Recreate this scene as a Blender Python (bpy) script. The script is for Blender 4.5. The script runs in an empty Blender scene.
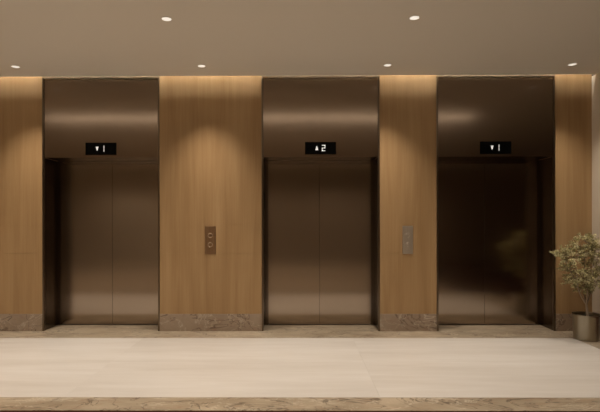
import bpy, bmesh, math, random
from mathutils import Vector, Matrix

# ------------------------------------------------------------------ camera, world, exposure
scene = bpy.context.scene
C = scene.collection
cam_data = bpy.data.cameras.new('camera')
cam = bpy.data.objects.new('camera', cam_data)
C.objects.link(cam)
cam_data.sensor_width = 36.0
cam_data.lens = 36.0 * 494.0 / 600.0
cam_data.shift_x = 0.008
cam_data.shift_y = 0.0267
cam_data.clip_start = 0.05
cam.location = (0, 0, 1.325)
cam.rotation_euler = (Matrix.Rotation(0.0077, 3, 'Z') @ Matrix.Rotation(math.radians(90), 3, 'X') @ Matrix.Rotation(-0.0017, 3, 'Z')).to_euler()
scene.camera = cam

world = bpy.data.worlds.new('world')
scene.world = world
world.use_nodes = True
world.node_tree.nodes['Background'].inputs[0].default_value = (1.0, 0.85, 0.68, 1)
world.node_tree.nodes['Background'].inputs[1].default_value = 0.02

vs = scene.view_settings
vs.view_transform = 'Standard'
vs.look = 'None'
vs.gamma = 1.0
vs.exposure = 0.0
vs.use_curve_mapping = False

WARM = (1.0, 0.885, 0.745)
SPOT_WALL_W = 142.0       # downlights beside the lift wall
SPOT_ROOM_W = 97.0       # downlights in the middle of the lobby and the added rear rows
LINEAR_E = 5.0          # linear ceiling light
COVE_E = 27.0            # cove strip along the wall top

# dimensions of the place
WALL_Y = 6.0
CEIL = 3.08
DOOR_Y = 6.37
LIP_Y = 5.92
FRONT_Y = 3.472          # near edge of the stone floor
BACK_Y = -3.0
LEFT_X = -7.5
RIGHT_X = 3.542
FAR_RIGHT_X = 7.0
LIFTS = [-2.414, 0.263, 2.385]
HALF = 0.7172
rnd = random.Random(4)

# ------------------------------------------------------------------ helpers
def new_mat(name):
    m = bpy.data.materials.new(name)
    m.use_nodes = True
    nt = m.node_tree
    return m, nt, nt.nodes['Principled BSDF']

def plain(name, col, rough=0.6, metal=0.0, spec=0.5):
    m, nt, b = new_mat(name)
    b.inputs['Base Color'].default_value = (*col, 1)
    b.inputs['Roughness'].default_value = rough
    b.inputs['Metallic'].default_value = metal
    b.inputs['Specular IOR Level'].default_value = spec
    n = nt.nodes.new('ShaderNodeTexNoise'); n.inputs['Scale'].default_value = 60
    mr = nt.nodes.new('ShaderNodeMapRange')
    mr.inputs['To Min'].default_value = rough * 0.93
    mr.inputs['To Max'].default_value = min(1, rough * 1.07)
    geo = nt.nodes.new('ShaderNodeNewGeometry')
    nt.links.new(geo.outputs['Position'], n.inputs['Vector'])
    nt.links.new(n.outputs['Fac'], mr.inputs['Value'])
    nt.links.new(mr.outputs['Result'], b.inputs['Roughness'])
    return m

def emit(name, col, strength):
    m, nt, b = new_mat(name)
    b.inputs['Base Color'].default_value = (0.8, 0.8, 0.8, 1)
    b.inputs['Emission Color'].default_value = (*col, 1)
    b.inputs['Emission Strength'].default_value = strength
    return m

def pos_map(nt, scale, offset=(0, 0, 0), rot=(0, 0, 0)):
    geo = nt.nodes.new('ShaderNodeNewGeometry')
    mp = nt.nodes.new('ShaderNodeMapping')
    mp.inputs['Scale'].default_value = scale
    mp.inputs['Location'].default_value = offset
    mp.inputs['Rotation'].default_value = rot
    nt.links.new(geo.outputs['Position'], mp.inputs['Vector'])
    return mp.outputs['Vector']

def noise(nt, vec, scale=1.0, detail=4, rough=0.55, dist=0.0):
    n = nt.nodes.new('ShaderNodeTexNoise')
    n.inputs['Scale'].default_value = scale
    n.inputs['Detail'].default_value = detail
    n.inputs['Roughness'].default_value = rough
    n.inputs['Distortion'].default_value = dist
    nt.links.new(vec, n.inputs['Vector'])
    return n.outputs['Fac']

def ramp(nt, fac, stops):
    r = nt.nodes.new('ShaderNodeValToRGB')
    els = r.color_ramp.elements
    while len(els) < len(stops):
        els.new(0.5)
    for e, (p, c) in zip(els, stops):
        e.position = p
        e.color = (*c, 1) if len(c) == 3 else c
    nt.links.new(fac, r.inputs['Fac'])
    return r.outputs['Color']

def mix(nt, a, b, fac, mode='MIX'):
    m = nt.nodes.new('ShaderNodeMix')
    m.data_type = 'RGBA'; m.blend_type = mode
    for s, v in ((0, fac), (6, a), (7, b)):
        if isinstance(v, (int, float)):
            m.inputs[s].default_value = v
        elif isinstance(v, tuple):
            m.inputs[s].default_value = (*v, 1)
        else:
            nt.links.new(v, m.inputs[s])
    return m.outputs[2]

# ------------------------------------------------------------------ materials
def wood_mat(name, a, b, c, rough=0.5):
    m, nt, bs = new_mat(name)
    broad = noise(nt, pos_map(nt, (7, 7, 0.55)), 1.0, 3, 0.5, 0.4)
    fine = noise(nt, pos_map(nt, (60, 60, 1.3)), 1.0, 5, 0.65, 0.15)
    col = ramp(nt, broad, [(0.28, a), (0.55, b), (0.78, c)])
    g = ramp(nt, fine, [(0.25, (0.88, 0.86, 0.83)), (0.65, (1.0, 1.0, 1.0))])
    col = mix(nt, col, g, 1.0, 'MULTIPLY')
    nt.links.new(col, bs.inputs['Base Color'])
    bs.inputs['Roughness'].default_value = rough
    bs.inputs['Specular IOR Level'].default_value = 0.35
    bump = nt.nodes.new('ShaderNodeBump'); bump.inputs['Strength'].default_value = 0.04
    bump.inputs['Distance'].default_value = 0.002
    nt.links.new(fine, bump.inputs['Height']); nt.links.new(bump.outputs['Normal'], bs.inputs['Normal'])
    return m

def metal_mat(name, col, rough, aniso=0.5, grain=0.10):
    m, nt, bs = new_mat(name)
    f = noise(nt, pos_map(nt, (260, 260, 1.0)), 1.0, 2, 0.5)
    c = ramp(nt, f, [(0.3, tuple(v * (1 - grain) for v in col)), (0.7, tuple(min(1, v * (1 + grain)) for v in col))])
    nt.links.new(c, bs.inputs['Base Color'])
    bs.inputs['Metallic'].default_value = 1.0
    mr = nt.nodes.new('ShaderNodeMapRange')
    mr.inputs['To Min'].default_value = rough * 0.97
    mr.inputs['To Max'].default_value = rough * 1.03
    nt.links.new(f, mr.inputs['Value']); nt.links.new(mr.outputs['Result'], bs.inputs['Roughness'])
    if aniso > 0:
        bs.inputs['Anisotropic'].default_value = aniso
        t = nt.nodes.new('ShaderNodeCombineXYZ'); t.inputs['X'].default_value = 1.0
        nt.links.new(t.outputs[0], bs.inputs['Tangent'])
    return m

def marble_mat(name, base, light, rust, vein_dark, vein_light, rough, stretch=(1.2, 3.0, 3.0), seed=0.0):
    m, nt, bs = new_mat(name)
    v = pos_map(nt, stretch, (seed, seed * 1.7, seed * 0.6), (0.1, 0.05, 0.25))
    n1 = noise(nt, v, 1.3, 6, 0.62, 0.8)
    n2 = noise(nt, v, 3.6, 8, 0.7, 1.2)
    col = ramp(nt, n1, [(0.3, base), (0.5, tuple((p + q) / 2 for p, q in zip(base, light))), (0.66, light)])
    rf = ramp(nt, n2, [(0.52, (0, 0, 0)), (0.68, (0.75, 0.75, 0.75))])
    col = mix(nt, col, rust, rf)
    n3 = noise(nt, v, 0.9, 5, 0.55, 2.2)
    vd = ramp(nt, n3, [(0.48, (0, 0, 0)), (0.5, (0.9, 0.9, 0.9)), (0.512, (0, 0, 0))])
    col = mix(nt, col, vein_dark, vd)
    n4 = noise(nt, pos_map(nt, stretch, (seed + 9, 3, 5), (0.3, 0.2, -0.5)), 0.8, 6, 0.6, 2.5)
    vl = ramp(nt, n4, [(0.488, (0, 0, 0)), (0.5, (0.7, 0.7, 0.7)), (0.512, (0, 0, 0))])
    col = mix(nt, col, vein_light, vl)
    n5 = noise(nt, pos_map(nt, (30, 60, 60)), 1.0, 4, 0.7)
    g = ramp(nt, n5, [(0.3, (0.95, 0.945, 0.94)), (0.7, (1.03, 1.03, 1.03))])
    col = mix(nt, col, g, 1.0, 'MULTIPLY')
    nt.links.new(col, bs.inputs['Base Color'])
    bs.inputs['Roughness'].default_value = rough
    return m

M = {}
M['wood'] = wood_mat('oak veneer', (0.30, 0.180, 0.080), (0.37, 0.235, 0.113), (0.43, 0.285, 0.145))
M['dark_wood'] = wood_mat('dark walnut lining', (0.22, 0.155, 0.105), (0.26, 0.185, 0.13), (0.30, 0.215, 0.15))
M['bronze'] = metal_mat('brushed bronze steel', (0.35, 0.285, 0.225), 0.16, 0.8, 0.03)
M['bronze_header'] = metal_mat('brushed bronze header', (0.25, 0.19, 0.14), 0.19, 0.5, 0.03)
M['bronze_frame'] = metal_mat('bronze frame', (0.18, 0.14, 0.10), 0.30, 0.0)
M['jamb'] = metal_mat('dark bronze jamb', (0.13, 0.10, 0.075), 0.2, 0.0)
M['dark_gap'] = plain('dark shaft gap', (0.012, 0.009, 0.007), 0.8)
M['sill'] = metal_mat('sill metal', (0.16, 0.12, 0.09), 0.4, 0.0)
M['stone'] = marble_mat('brown marble', (0.27, 0.215, 0.15), (0.46, 0.38, 0.28), (0.28, 0.18, 0.115), (0.06, 0.038, 0.025), (0.62, 0.55, 0.44), 0.34)
M['plinth'] = marble_mat('brown marble plinth', (0.25, 0.182, 0.128), (0.34, 0.262, 0.192), (0.28, 0.18, 0.125), (0.10, 0.062, 0.04), (0.52, 0.45, 0.36), 0.4, (1.6, 1.6, 2.2), 5.0)
M['ceiling'] = plain('ceiling paint', (0.80, 0.76, 0.69), 0.9, spec=0.2)
M['plaster'] = plain('beige plaster', (0.60, 0.53, 0.44), 0.9, spec=0.2)
M['taupe'] = plain('taupe wall covering', (0.36, 0.30, 0.235), 0.9, spec=0.2)
M['carpet'] = plain('dark red carpet', (0.05, 0.016, 0.010), 0.95, spec=0.1)
M['carpet_bounce'] = plain('unseen brown bounce carpet', (0.30, 0.24, 0.18), 0.95, spec=0.1)  # unseen floor behind the camera, lightened to bounce light onto the ceiling
M['grout'] = plain('cream tile joint', (0.42, 0.35, 0.27), 0.8)
M['display'] = plain('black display glass', (0.003, 0.003, 0.003), 0.6, spec=0.05)
M['glyph'] = emit('lit white display segment', (1.0, 0.97, 0.92), 0.55)
M['plate_dark'] = metal_mat('dark bronze call plate', (0.30, 0.19, 0.11), 0.42, 0.0)
M['plate_light'] = metal_mat('satin bronze call plate', (0.48, 0.41, 0.33), 0.5, 0.0)
M['button_ring'] = plain('button ring', (0.45, 0.34, 0.24), 0.35, 0.8)
M['trim'] = plain('white light trim', (0.75, 0.70, 0.62), 0.5)
M['lens'] = emit('downlight lens', (1.0, 0.93, 0.82), 0.75)
M['reflector'] = plain('downlight can', (0.5, 0.47, 0.42), 0.4)
M['strip'] = emit('cove led', (1.0, 1.0, 0.96), COVE_E)
M['linear'] = emit('linear light diffuser', WARM, LINEAR_E)
M['pot'] = metal_mat('satin bronze planter', (0.36, 0.32, 0.25), 0.30, 0.0, 0.04)
M['soil'] = plain('dark potting soil', (0.03, 0.02, 0.013), 0.95)
M['bark'] = plain('grey brown bark', (0.32, 0.25, 0.18), 0.85)

# pale limestone floor with long soft streaks
def tile_mat():
    m, nt, bs = new_mat('cream streaked limestone')
    geo = nt.nodes.new('ShaderNodeNewGeometry')
    rp = nt.nodes.new('ShaderNodeVectorMath'); rp.operation = 'MULTIPLY'
    comb = nt.nodes.new('ShaderNodeCombineXYZ')
    for k in range(3):
        nt.links.new(geo.outputs['Random Per Island'], comb.inputs[k])
    rp.inputs[1].default_value = (11, 17, 5)
    nt.links.new(comb.outputs[0], rp.inputs[0])
    add = nt.nodes.new('ShaderNodeVectorMath'); add.operation = 'ADD'
    v0 = pos_map(nt, (0.55, 4.2, 1), (0, 0, 0), (0, 0, 0.06))
    nt.links.new(v0, add.inputs[0]); nt.links.new(rp.outputs[0], add.inputs[1])
    v = add.outputs[0]
    a = noise(nt, v, 1.0, 5, 0.55, 0.35)
    b = noise(nt, v, 3.3, 6, 0.6, 0.5)
    col = ramp(nt, a, [(0.30, (0.535, 0.495, 0.455)), (0.50, (0.58, 0.543, 0.505)), (0.70, (0.615, 0.582, 0.55))])
    g = ramp(nt, b, [(0.36, (0.97, 0.96, 0.95)), (0.62, (1.015, 1.015, 1.015))])
    col = mix(nt, col, g, 1.0, 'MULTIPLY')
    nt.links.new(col, bs.inputs['Base Color'])
    bs.inputs['Roughness'].default_value = 0.42
    bs.inputs['Specular IOR Level'].default_value = 0.4
    return m
M['tile'] = tile_mat()

def leaf_mat():
    m, nt, bs = new_mat('olive leaf')
    geo = nt.nodes.new('ShaderNodeNewGeometry')
    c = ramp(nt, geo.outputs['Random Per Island'], [(0.0, (0.12, 0.11, 0.04)), (0.35, (0.46, 0.42, 0.20)),
                                                     (0.7, (0.66, 0.60, 0.34)), (1.0, (0.80, 0.74, 0.48))])
    nt.links.new(c, bs.inputs['Base Color'])
    bs.inputs['Roughness'].default_value = 0.55
    return m
M['leaf'] = leaf_mat()

# ------------------------------------------------------------------ mesh helpers
def bm_box(bm, x0, x1, y0, y1, z0, z1):
    vs_ = [bm.verts.new((x, y, z)) for x in (x0, x1) for y in (y0, y1) for z in (z0, z1)]
    for f in ((0, 1, 3, 2), (4, 6, 7, 5), (0, 4, 5, 1), (2, 3, 7, 6), (0, 2, 6, 4), (1, 5, 7, 3)):
        bm.faces.new([vs_[i] for i in f])

def bm_lathe(bm, prof, seg=40, c=(0, 0, 0), axis='Z'):
    rings = []
    for r, h in prof:
        ring = []
        for i in range(seg):
            a = 2 * math.pi * i / seg
            if axis == 'Z':
                p = (c[0] + r * math.cos(a), c[1] + r * math.sin(a), c[2] + h)
            else:
                p = (c[0] + r * math.cos(a), c[1] + h, c[2] + r * math.sin(a))
            ring.append(bm.verts.new(p))
        rings.append(ring)
    for a, b in zip(rings, rings[1:]):
        for i in range(seg):
            j = (i + 1) % seg
            bm.faces.new((a[i], a[j], b[j], b[i]))
    bm.faces.new(rings[0][::-1]); bm.faces.new(rings[-1])

def bm_torus(bm, R, r, c, axis='Z', seg=32, sub=8):
    rings = []
    for i in range(seg):
        a = 2 * math.pi * i / seg
        ring = []
        for k in range(sub):
            t = 2 * math.pi * k / sub
            u, h = R + r * math.cos(t), r * math.sin(t)
            if axis == 'Z':
                p = (c[0] + u * math.cos(a), c[1] + u * math.sin(a), c[2] + h)
            else:
                p = (c[0] + u * math.cos(a), c[1] + h, c[2] + u * math.sin(a))
            ring.append(bm.verts.new(p))
        rings.append(ring)
    for i in range(seg):
        a, b = rings[i], rings[(i + 1) % seg]
        for k in range(sub):
            j = (k + 1) % sub
            bm.faces.new((a[k], b[k], b[j], a[j]))

def bm_tube(bm, pts, radii, seg=8):
    rings = []
    for i, p in enumerate(pts):
        d = (pts[min(i + 1, len(pts) - 1)] - pts[max(i - 1, 0)]).normalized()
        up = Vector((0, 1, 0)) if abs(d.y) < 0.9 else Vector((1, 0, 0))
        u = d.cross(up).normalized(); w = d.cross(u)
        rings.append([bm.verts.new(p + (u * math.cos(2 * math.pi * k / seg) + w * math.sin(2 * math.pi * k / seg)) * radii[i]) for k in range(seg)])
    for a, b in zip(rings, rings[1:]):
        for k in range(seg):
            j = (k + 1) % seg
            bm.faces.new((a[k], a[j], b[j], b[k]))
    bm.faces.new(rings[0][::-1]); bm.faces.new(rings[-1])

def obj(name, bm, mat, parent=None, bevel=0.0, smooth=False):
    bmesh.ops.recalc_face_normals(bm, faces=bm.faces)
    me = bpy.data.meshes.new(name)
    bm.to_mesh(me); bm.free()
    if smooth:
        for p in me.polygons:
            p.use_smooth = True
        me.set_sharp_from_angle(angle=math.radians(35))
    me.materials.append(mat)
    o = bpy.data.objects.new(name, me)
    C.objects.link(o)
    if parent:
        o.parent = parent
    if bevel:
        md = o.modifiers.new('bevel', 'BEVEL'); md.width = bevel; md.segments = 2; md.limit_method = 'ANGLE'
    return o

def box(name, dims, mat, parent=None, bevel=0.0):
    bm = bmesh.new(); bm_box(bm, *dims)
    return obj(name, bm, mat, parent, bevel)

def struct(name, dims, mat, bevel=0.0):
    o = box(name, dims, mat, None, bevel)
    o['kind'] = 'structure'
    return o

def thing(name, label, cat, loc, group=None):
    o = bpy.data.objects.new(name, None); C.objects.link(o)
    o.empty_display_size = 0.1
    o.location = loc; o['label'] = label; o['category'] = cat
    if group: o['group'] = group
    return o

def dup(root, loc, label):
    r = root.copy(); C.objects.link(r); r.location = loc; r['label'] = label
    for ch in list(root.children):
        c = ch.copy(); C.objects.link(c); c.parent = r
        for g in list(ch.children):
            d = g.copy(); C.objects.link(d); d.parent = c
    return r

# ------------------------------------------------------------------ large structure
# floor: pale limestone field, brown marble borders, dark carpet beyond
bm = bmesh.new()
xs = [LEFT_X, -4.19, -1.79, 0.61, 3.12]
ys = [3.733, 4.69, 5.64]
J = 0.0005
for x0, x1 in zip(xs, xs[1:]):
    for y0, y1 in zip(ys, ys[1:]):
        bm_box(bm, x0 + J, x1 - J, y0 + J, y1 - J, -0.03, 0.0)
fl = obj('floor', bm, M['tile']); fl['kind'] = 'structure'
struct('floor', (LEFT_X, FAR_RIGHT_X, BACK_Y, 6.6, -0.08, -0.032), M['grout'])
bm = bmesh.new()
bx = [LEFT_X, -4.6, -2.19, -0.64, 0.95, 2.4, 3.12]
for x0, x1 in zip(bx, bx[1:]):
    bm_box(bm, x0 + J, x1 - J, 5.64, DOOR_Y + 0.05, -0.03, 0.0)
bx = [LEFT_X, -4.0, -2.3, -0.05, 1.55, 3.12]
for x0, x1 in zip(bx, bx[1:]):
    bm_box(bm, x0 + J, x1 - J, FRONT_Y, 3.731, -0.03, 0.0)
bm_box(bm, 3.1215, RIGHT_X + 0.02, FRONT_Y, 5.2, -0.03, 0.0)
bm_box(bm, 3.1215, RIGHT_X + 0.02, 5.202, DOOR_Y + 0.05, -0.03, 0.0)
b = obj('floor', bm, M['stone']); b['kind'] = 'structure'
struct('floor', (LEFT_X, FAR_RIGHT_X, 3.30, FRONT_Y - 0.004, -0.03, -0.002), M['carpet'])
struct('floor', (LEFT_X, 3.0, BACK_Y, 3.298, -0.03, -0.002), M['carpet_bounce'])
struct('floor', (RIGHT_X + 0.02, FAR_RIGHT_X, FRONT_Y, 5.5, -0.03, -0.002), M['carpet'])

struct('floor', (3.002, FAR_RIGHT_X, BACK_Y, 3.298, -0.03, -0.002), M['carpet'])

# ceiling with a light slot along the lift wall
struct('ceiling', (LEFT_X, FAR_RIGHT_X, BACK_Y, LIP_Y, CEIL, CEIL + 0.02), M['ceiling'])
struct('ceiling', (LEFT_X, FAR_RIGHT_X, 5.78, 6.5, 3.45, 3.48), M['ceiling'])
struct('ceiling', (LEFT_X, FAR_RIGHT_X, 5.78, 5.80, CEIL + 0.02, 3.45), M['ceiling'])

# lift wall: oak veneer between the lift openings
edges = [(LEFT_X, LIFTS[0] - HALF), (LIFTS[0] + HALF, LIFTS[1] - HALF), (LIFTS[1] + HALF, LIFTS[2] - HALF), (LIFTS[2] + HALF, RIGHT_X)]
ZB, ZJ1, ZJ2, G = 0.208, 0.948, 1.289, 0.0012
for x0, x1 in edges:
    bm = bmesh.new()
    for z0, z1 in ((ZB, ZJ1), (ZJ1, ZJ2), (ZJ2, 3.45)):
        bm_box(bm, x0 + 0.0005, x1 - 0.0005, WALL_Y, WALL_Y + 0.03, z0 + G, z1 - G)
    bm_box(bm, x0 + 0.002, x1 - 0.002, WALL_Y + 0.006, DOOR_Y + 0.03, ZB, 3.45)
    w = obj('wall_back', bm, M['wood']); w['kind'] = 'structure'
    p = struct('baseboard_back', (x0, x1, WALL_Y - 0.004, DOOR_Y + 0.03, 0.0, ZB), M['plinth'], 0.002)
for cx in LIFTS:      # wall above each lift, coloured dark to hold down the cove glow
    struct('wall_back', (cx - HALF, cx + HALF, WALL_Y + 0.001, WALL_Y + 0.1, 3.098, 3.45), M['bronze_frame'])
struct('wall_back', (LEFT_X, FAR_RIGHT_X, 6.45, 6.5, 0, 3.45), M['dark_gap'])

# right return wall and the room behind the camera
struct('wall_right', (RIGHT_X, RIGHT_X + 0.2, 5.5, 6.45, 0.0, CEIL), M['plaster'])
struct('wall_right', (FAR_RIGHT_X, FAR_RIGHT_X + 0.1, BACK_Y, 6.45, 0, CEIL), M['dark_wood'])
struct('wall_left', (LEFT_X - 0.1, LEFT_X, BACK_Y, 6.45, 0, CEIL), M['plaster'])
struct('wall_front', (LEFT_X - 0.1, -2.5, BACK_Y - 0.1, BACK_Y, 0, CEIL), M['plaster'])
struct('wall_front', (-2.498, 3.2, BACK_Y - 0.1, BACK_Y, 0, CEIL), M['taupe'])
struct('wall_front', (3.202, FAR_RIGHT_X + 0.1, BACK_Y - 0.1, BACK_Y, 0, CEIL), M['dark_wood'])

# ------------------------------------------------------------------ lamps
s = box('cove_light', (LEFT_X + 0.3, RIGHT_X - 0.05, 5.815, 5.84, 3.38, 3.40), M['strip'])
s['label'] = 'warm strip light hidden in the ceiling slot above the wood wall'; s['category'] = 'light'

def make_downlight(label, loc, watts, angle, blend, group):
    t = thing('downlight', label, 'ceiling light', loc, group)
    bm = bmesh.new()
    prof = [(0.042, 0.0), (0.049, 0.0), (0.050, -0.002), (0.048, -0.004), (0.041, -0.003)]
    seg = 40; rings = []
    for r, h in prof:
        rings.append([bm.verts.new((r * math.cos(2 * math.pi * i / seg), r * math.sin(2 * math.pi * i / seg), h)) for i in range(seg)])
    for k in range(len(rings)):
        a, b_ = rings[k], rings[(k + 1) % len(rings)]
        for i in range(seg):
            j = (i + 1) % seg
            bm.faces.new((a[i], a[j], b_[j], b_[i]))
    obj('trim_ring', bm, M['trim'], t, smooth=True)
    bm = bmesh.new(); bm_lathe(bm, [(0.0405, 0.0), (0.0405, -0.0015), (0.036, -0.0025)], 32)
    obj('lens', bm, M['lens'], t, smooth=True)
    ld = bpy.data.lights.new('downlight_beam', 'SPOT')
    ld.energy = watts; ld.color = WARM; ld.spot_size = math.radians(angle); ld.spot_blend = blend
    ld.shadow_soft_size = 0.035
    lo = bpy.data.objects.new('downlight_beam', ld); C.objects.link(lo)
    lo.parent = t; lo.location = (0, 0, -0.012)
    return t
COLS = [-5.34, -3.19, -1.09, 0.995, 3.055]
where = ['beyond the left edge', 'above the far left wood panel', 'above the wide wood panel', 'above the middle wood panel', 'above the narrow wood panel by the plant']
first = None
for k, x in enumerate(COLS):
    lab = 'round white downlight by the lift wall, ' + where[k]
    if first is None:
        first = make_downlight(lab, (x, 5.54, CEIL), SPOT_WALL_W, 82, 1.0, 'round downlights in the ceiling')
    elif k < 4:
        dup(first, (x, 5.54, CEIL), lab)
    else:      # the corner lamp by the plant is dimmed
        make_downlight(lab, (x, 5.54, CEIL), SPOT_WALL_W * 0.72, 82, 1.0, 'round downlights in the ceiling')
first2 = None
where2 = ['leftmost', 'in front of the left lift', 'in front of the wide wood panel', 'in front of the middle wood panel', 'in front of the plant corner']
for r, y in enumerate((4.255, 2.84, 1.2, -0.6, -2.2)):  # rows behind the third are unseen, added for bounce and rear wall wash
    for k, x in enumerate(COLS):
        if 0 < r < 4 and x > 2: continue
        row = ['second row from the lift wall', 'third row from the lift wall', 'added unseen fourth row', 'added unseen fifth row', 'added unseen last row'][r]
        lab = 'round white downlight, %s, %s' % (row, where2[k])
        if first2 is None:
            first2 = make_downlight(lab, (x - (0.05 if x < 0 else 0.0), y, CEIL), SPOT_ROOM_W, 110, 0.8, 'round downlights in the ceiling')
        else:
            dup(first2, (x - (0.05 if x < 0 else 0.0), y, CEIL), lab)

t = thing('linear_ceiling_light', 'long recessed light panel across the lobby ceiling', 'ceiling light', (0, 3.755, CEIL))
box('housing', (-4.3, 2.9, -0.09, 0.09, -0.006, -0.0005), M['trim'], t)
box('diffuser', (-4.28, 2.88, -0.08, 0.08, -0.010, -0.0062), M['linear'], t)

# ------------------------------------------------------------------ lifts
def seg_digit(bm, ch, cx, z0, w, h, t, y0, y1):
    segs = {'1': 'bc', '2': 'abged'}[ch]
    x0, x1 = cx - w / 2, cx + w / 2
    zm = z0 + h / 2
    g = t * 0.12
    R = {'a': (x0, x1, z0 + h - t, z0 + h), 'g': (x0, x1, zm - t / 2, zm + t / 2), 'd': (x0, x1, z0, z0 + t),
         'b': (x1 - t, x1, zm + g, z0 + h - g), 'c': (x1 - t, x1, z0 + g, zm - g),
         'e': (x0, x0 + t, z0 + g, zm - g), 'f': (x0, x0 + t, zm + g, z0 + h - g)}
    for s_ in segs:
        a = R[s_]
        bm_box(bm, a[0], a[1], y0, y1, a[2], a[3])

def make_lift(cx, label, arrow, digit):
    t = thing('elevator', label, 'elevator', (cx, WALL_Y, 0))
    H = HALF - 0.002
    TOP, HB = 3.096, 2.114
    D = DOOR_Y - WALL_Y
    fw = 0.018
    # slim surround: posts and head rail
    bm = bmesh.new()
    bm_box(bm, -H, -H + fw, -0.006, 0.03, 0.001, TOP)
    bm_box(bm, H - fw, H, -0.006, 0.03, 0.001, TOP)
    bm_box(bm, -H + fw, H - fw, -0.006, 0.03, TOP - fw, TOP)
    obj('frame', bm, M['bronze_frame'], t, 0.0015)
    box('header_panel', (-H + fw + 0.001, H - fw - 0.001, 0.008, 0.03, HB, TOP - fw - 0.001), M['bronze_header'], t, 0.002)
    box('soffit', (-H + fw + 0.001, H - fw - 0.001, 0.031, D + 0.02, HB + 0.002, HB + 0.03), M['bronze'], t)
    for s_ in (-1, 1):
        a, b_ = sorted((s_ * H, s_ * (H - 0.012)))
        box('jamb', (a, b_, 0.031, D - 0.021, 0.001, HB), M['jamb'], t)
        a, b_ = sorted((s_ * H, s_ * (H - 0.055)))
        box('door_return', (a, b_, D - 0.02, D - 0.001, 0.001, HB), M['jamb'], t, 0.001)
        a, b_ = sorted((s_ * (H - 0.004), s_ * 0.0009))
        box('door_panel', (a, b_, D, D + 0.03, 0.012, HB), M['bronze'], t, 0.001)
    box('shaft_lining', (-H, H, D + 0.031, D + 0.06, 0, HB + 0.02), M['dark_gap'], t)
    box('sill', (-H + 0.06, H - 0.06, D - 0.018, D + 0.03, 0.0008, 0.006), M['sill'], t)
    # floor indicator
    d = box('indicator_display', (-0.1885, 0.1885, 0.002, 0.0075, 2.147, 2.297), M['display'], t, 0.001)
    bm = bmesh.new()
    ax, az, aw, ah = -0.045, 2.222, 0.018, 0.050
    if arrow == 'down':
        tri = [(ax - aw, az + ah / 2), (ax + aw, az + ah / 2), (ax + 0.003, az - ah / 2), (ax - 0.003, az - ah / 2)]
    else:
        tri = [(ax - aw, az - ah / 2 ), (ax + aw, az - ah / 2), (ax + 0.004, az + ah / 2), (ax - 0.004, az + ah / 2)]
    f0 = [bm.verts.new((x, 0.0005, z)) for x, z in tri]
    f1 = [bm.verts.new((x, 0.0018, z)) for x, z in tri]
    bm.faces.new(f0); bm.faces.new(f1[::-1])
    for i in range(4):
        j = (i + 1) % 4
        bm.faces.new((f0[i], f0[j], f1[j], f1[i]))
    obj('direction_arrow', bm, M['glyph'], d)
    bm = bmesh.new()
    seg_digit(bm, digit, 0.037 if digit == '2' else 0.022, 2.185, 0.042, 0.076, 0.0085, 0.0005, 0.0018)
    obj('floor_digit', bm, M['glyph'], d)
    return t
make_lift(LIFTS[0], 'left bronze elevator, display with down arrow and 1, paler doors', 'down', '1')
make_lift(LIFTS[1], 'middle bronze elevator, its display showing an up arrow and 2', 'up', '2')
make_lift(LIFTS[2], 'darkest bronze elevator, display with down arrow and 1, beside the potted olive tree', 'down', '1')

# ------------------------------------------------------------------ call button plates
def call_plate(cx, label, mat, w):
    t = thing('call_button_panel', label, 'elevator button', (cx, WALL_Y, 1.106))
    box('face_plate', (-w / 2, w / 2, -0.008, -0.0003, -0.17, 0.17), mat, t, 0.0015)
    for z in (0.058, -0.055):
        bm = bmesh.new(); bm_torus(bm, 0.026, 0.004, (0, -0.0095, z), 'Y')
        ring = obj('button_ring', bm, M['button_ring'] if mat is M['plate_dark'] else mat, t, smooth=True)
        bm = bmesh.new(); bm_lathe(bm, [(0.021, -0.0082), (0.021, -0.012), (0.018, -0.0135)], 28, (0, 0, z), 'Y')
        bt = obj('button', bm, mat, t, smooth=True)
    return t
call_plate(-1.078, 'dark bronze call button plate on the wide wood panel between left and middle elevators', M['plate_dark'], 0.132)
call_plate(1.317, 'pale satin call button plate on the wood panel between middle and right elevators', M['plate_light'], 0.126)

# ------------------------------------------------------------------ potted olive tree
PX, PY = 3.232, 5.585
t = thing('potted_olive_tree', 'small olive tree in a round bronze pot in the corner beside the right elevator', 'potted plant', (PX, PY, 0.0))
bm = bmesh.new()
bm_lathe(bm, [(0.118, 0.0), (0.126, 0.006), (0.134, 0.10), (0.140, 0.262), (0.1445, 0.268), (0.1455, 0.284), (0.144, 0.288),
              (0.136, 0.288), (0.134, 0.282), (0.132, 0.255), (0.02, 0.252)], 64)
obj('pot', bm, M['pot'], t, smooth=True)
bm = bmesh.new()
segs = 36
rings = [[bm.verts.new((r * math.cos(2 * math.pi * i / segs), r * math.sin(2 * math.pi * i / segs), 0.2535 + 0.012 * (1 - (r / 0.13) ** 2) + rnd.uniform(-0.002, 0.003))) for i in range(segs)] for r in (0.1305, 0.10, 0.065, 0.03)]
for a, b_ in zip(rings, rings[1:]):
    for i in range(segs):
        j = (i + 1) % segs
        bm.faces.new((a[i], a[j], b_[j], b_[i]))
bm.faces.new(rings[-1])
obj('soil', bm, M['soil'], t, smooth=True)

bm = bmesh.new(); tips = []
V = Vector
def limb(p0, p1, r0, r1, bend, n=6):
    pts, rad = [], []
    side = V((rnd.uniform(-1, 1), rnd.uniform(-1, 1), 0)) * bend
    for i in range(n + 1):
        u = i / n
        pts.append(p0.lerp(p1, u) + side * math.sin(math.pi * u)); rad.append(r0 + (r1 - r0) * u)
    bm_tube(bm, pts, rad, 8)
    return pts
trunk = limb(V((0.015, 0, 0.25)), V((0.0, 0, 0.40)), 0.016, 0.013, 0.003)
forks = [(V((-0.11, -0.02, 0.60)), 0.009), (V((0.09, 0.02, 0.60)), 0.009), (V((0.0, 0.06, 0.62)), 0.008), (V((-0.03, -0.07, 0.58)), 0.008)]
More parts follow.
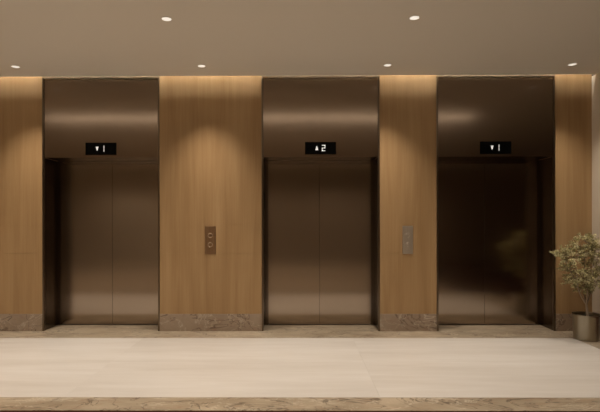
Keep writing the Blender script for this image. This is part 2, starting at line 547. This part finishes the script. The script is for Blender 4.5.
# crown lobes: centre, radii
LIM = RIGHT_X - PX - 0.02
lobes = [((-0.15, -0.02, 0.93), (0.22, 0.18, 0.12)), ((-0.27, 0.0, 0.97), (0.12, 0.11, 0.09)), ((-0.03, 0.0, 1.08), (0.20, 0.18, 0.12)),
         ((0.15, 0.02, 0.98), (0.17, 0.18, 0.15)), ((-0.10, -0.05, 0.72), (0.20, 0.16, 0.12)), ((0.08, -0.05, 0.66), (0.16, 0.16, 0.12)),
         ((0.12, 0.02, 0.80), (0.19, 0.17, 0.13)), ((-0.02, 0.03, 0.56), (0.13, 0.12, 0.07)), ((-0.2, 0.0, 0.80), (0.12, 0.1, 0.07)), ((-0.17, -0.02, 0.66), (0.12, 0.10, 0.09))]
for i, (f, r) in enumerate(forks):
    limb(V((0.0, 0, 0.39)), f, 0.010, r * 0.75, 0.012)
twig_pts = []
for li, (c, rr) in enumerate(lobes):
    c = V(c)
    f = min((q for q, _ in forks), key=lambda q: (q - c).length)
    limb(f, c, 0.006, 0.003, 0.02)
    vol = rr[0] * rr[1] * rr[2]
    n = int(14 + vol * 7500)
    for k in range(n):
        d = V((rnd.gauss(0, 1), rnd.gauss(0, 1), rnd.gauss(0, 1))).normalized()
        rad = rnd.uniform(0.6, 1.04)
        e = c + V((d.x * rr[0], d.y * rr[1], d.z * rr[2])) * rad
        e.x = min(e.x, LIM - 0.03)
        st = c.lerp(e, 0.25)
        pts = limb(st, e, 0.0018, 0.0009, 0.012, 3)
        twig_pts.append(pts)
obj('trunk', bm, M['bark'], t, smooth=True)

bm = bmesh.new()
def leaf(p, d, L, W):
    d = d.normalized()
    s_ = d.cross(V((rnd.uniform(-1, 1), rnd.uniform(-1, 1), rnd.uniform(-1, 1)))).normalized()
    n_ = d.cross(s_)
    if p.x + d.x * L > LIM: return
    a = bm.verts.new(p); b_ = bm.verts.new(p + d * L)
    m1 = bm.verts.new(p + d * L * 0.45 + s_ * W); m2 = bm.verts.new(p + d * L * 0.45 - s_ * W)
    tp = bm.verts.new(p + d * L * 0.45 + n_ * W * 0.35); bt = bm.verts.new(p + d * L * 0.45 - n_ * W * 0.15)
    for f in ((a, m1, tp), (a, tp, m2), (b_, tp, m1), (b_, m2, tp), (a, bt, m1), (a, m2, bt), (b_, m1, bt), (b_, bt, m2)):
        bm.faces.new(f)
for pts in twig_pts:
    d0 = (pts[-1] - pts[0]).normalized()
    for k in range(40):
        u = rnd.uniform(0.3, 1.0)
        q = pts[0].lerp(pts[-1], u)
        d = d0 * 0.7 + V((rnd.gauss(0, 0.7), rnd.gauss(0, 0.7), rnd.gauss(0.1, 0.6)))
        leaf(q, d, rnd.uniform(0.018, 0.034), rnd.uniform(0.003, 0.0044))
obj('foliage', bm, M['leaf'], t)
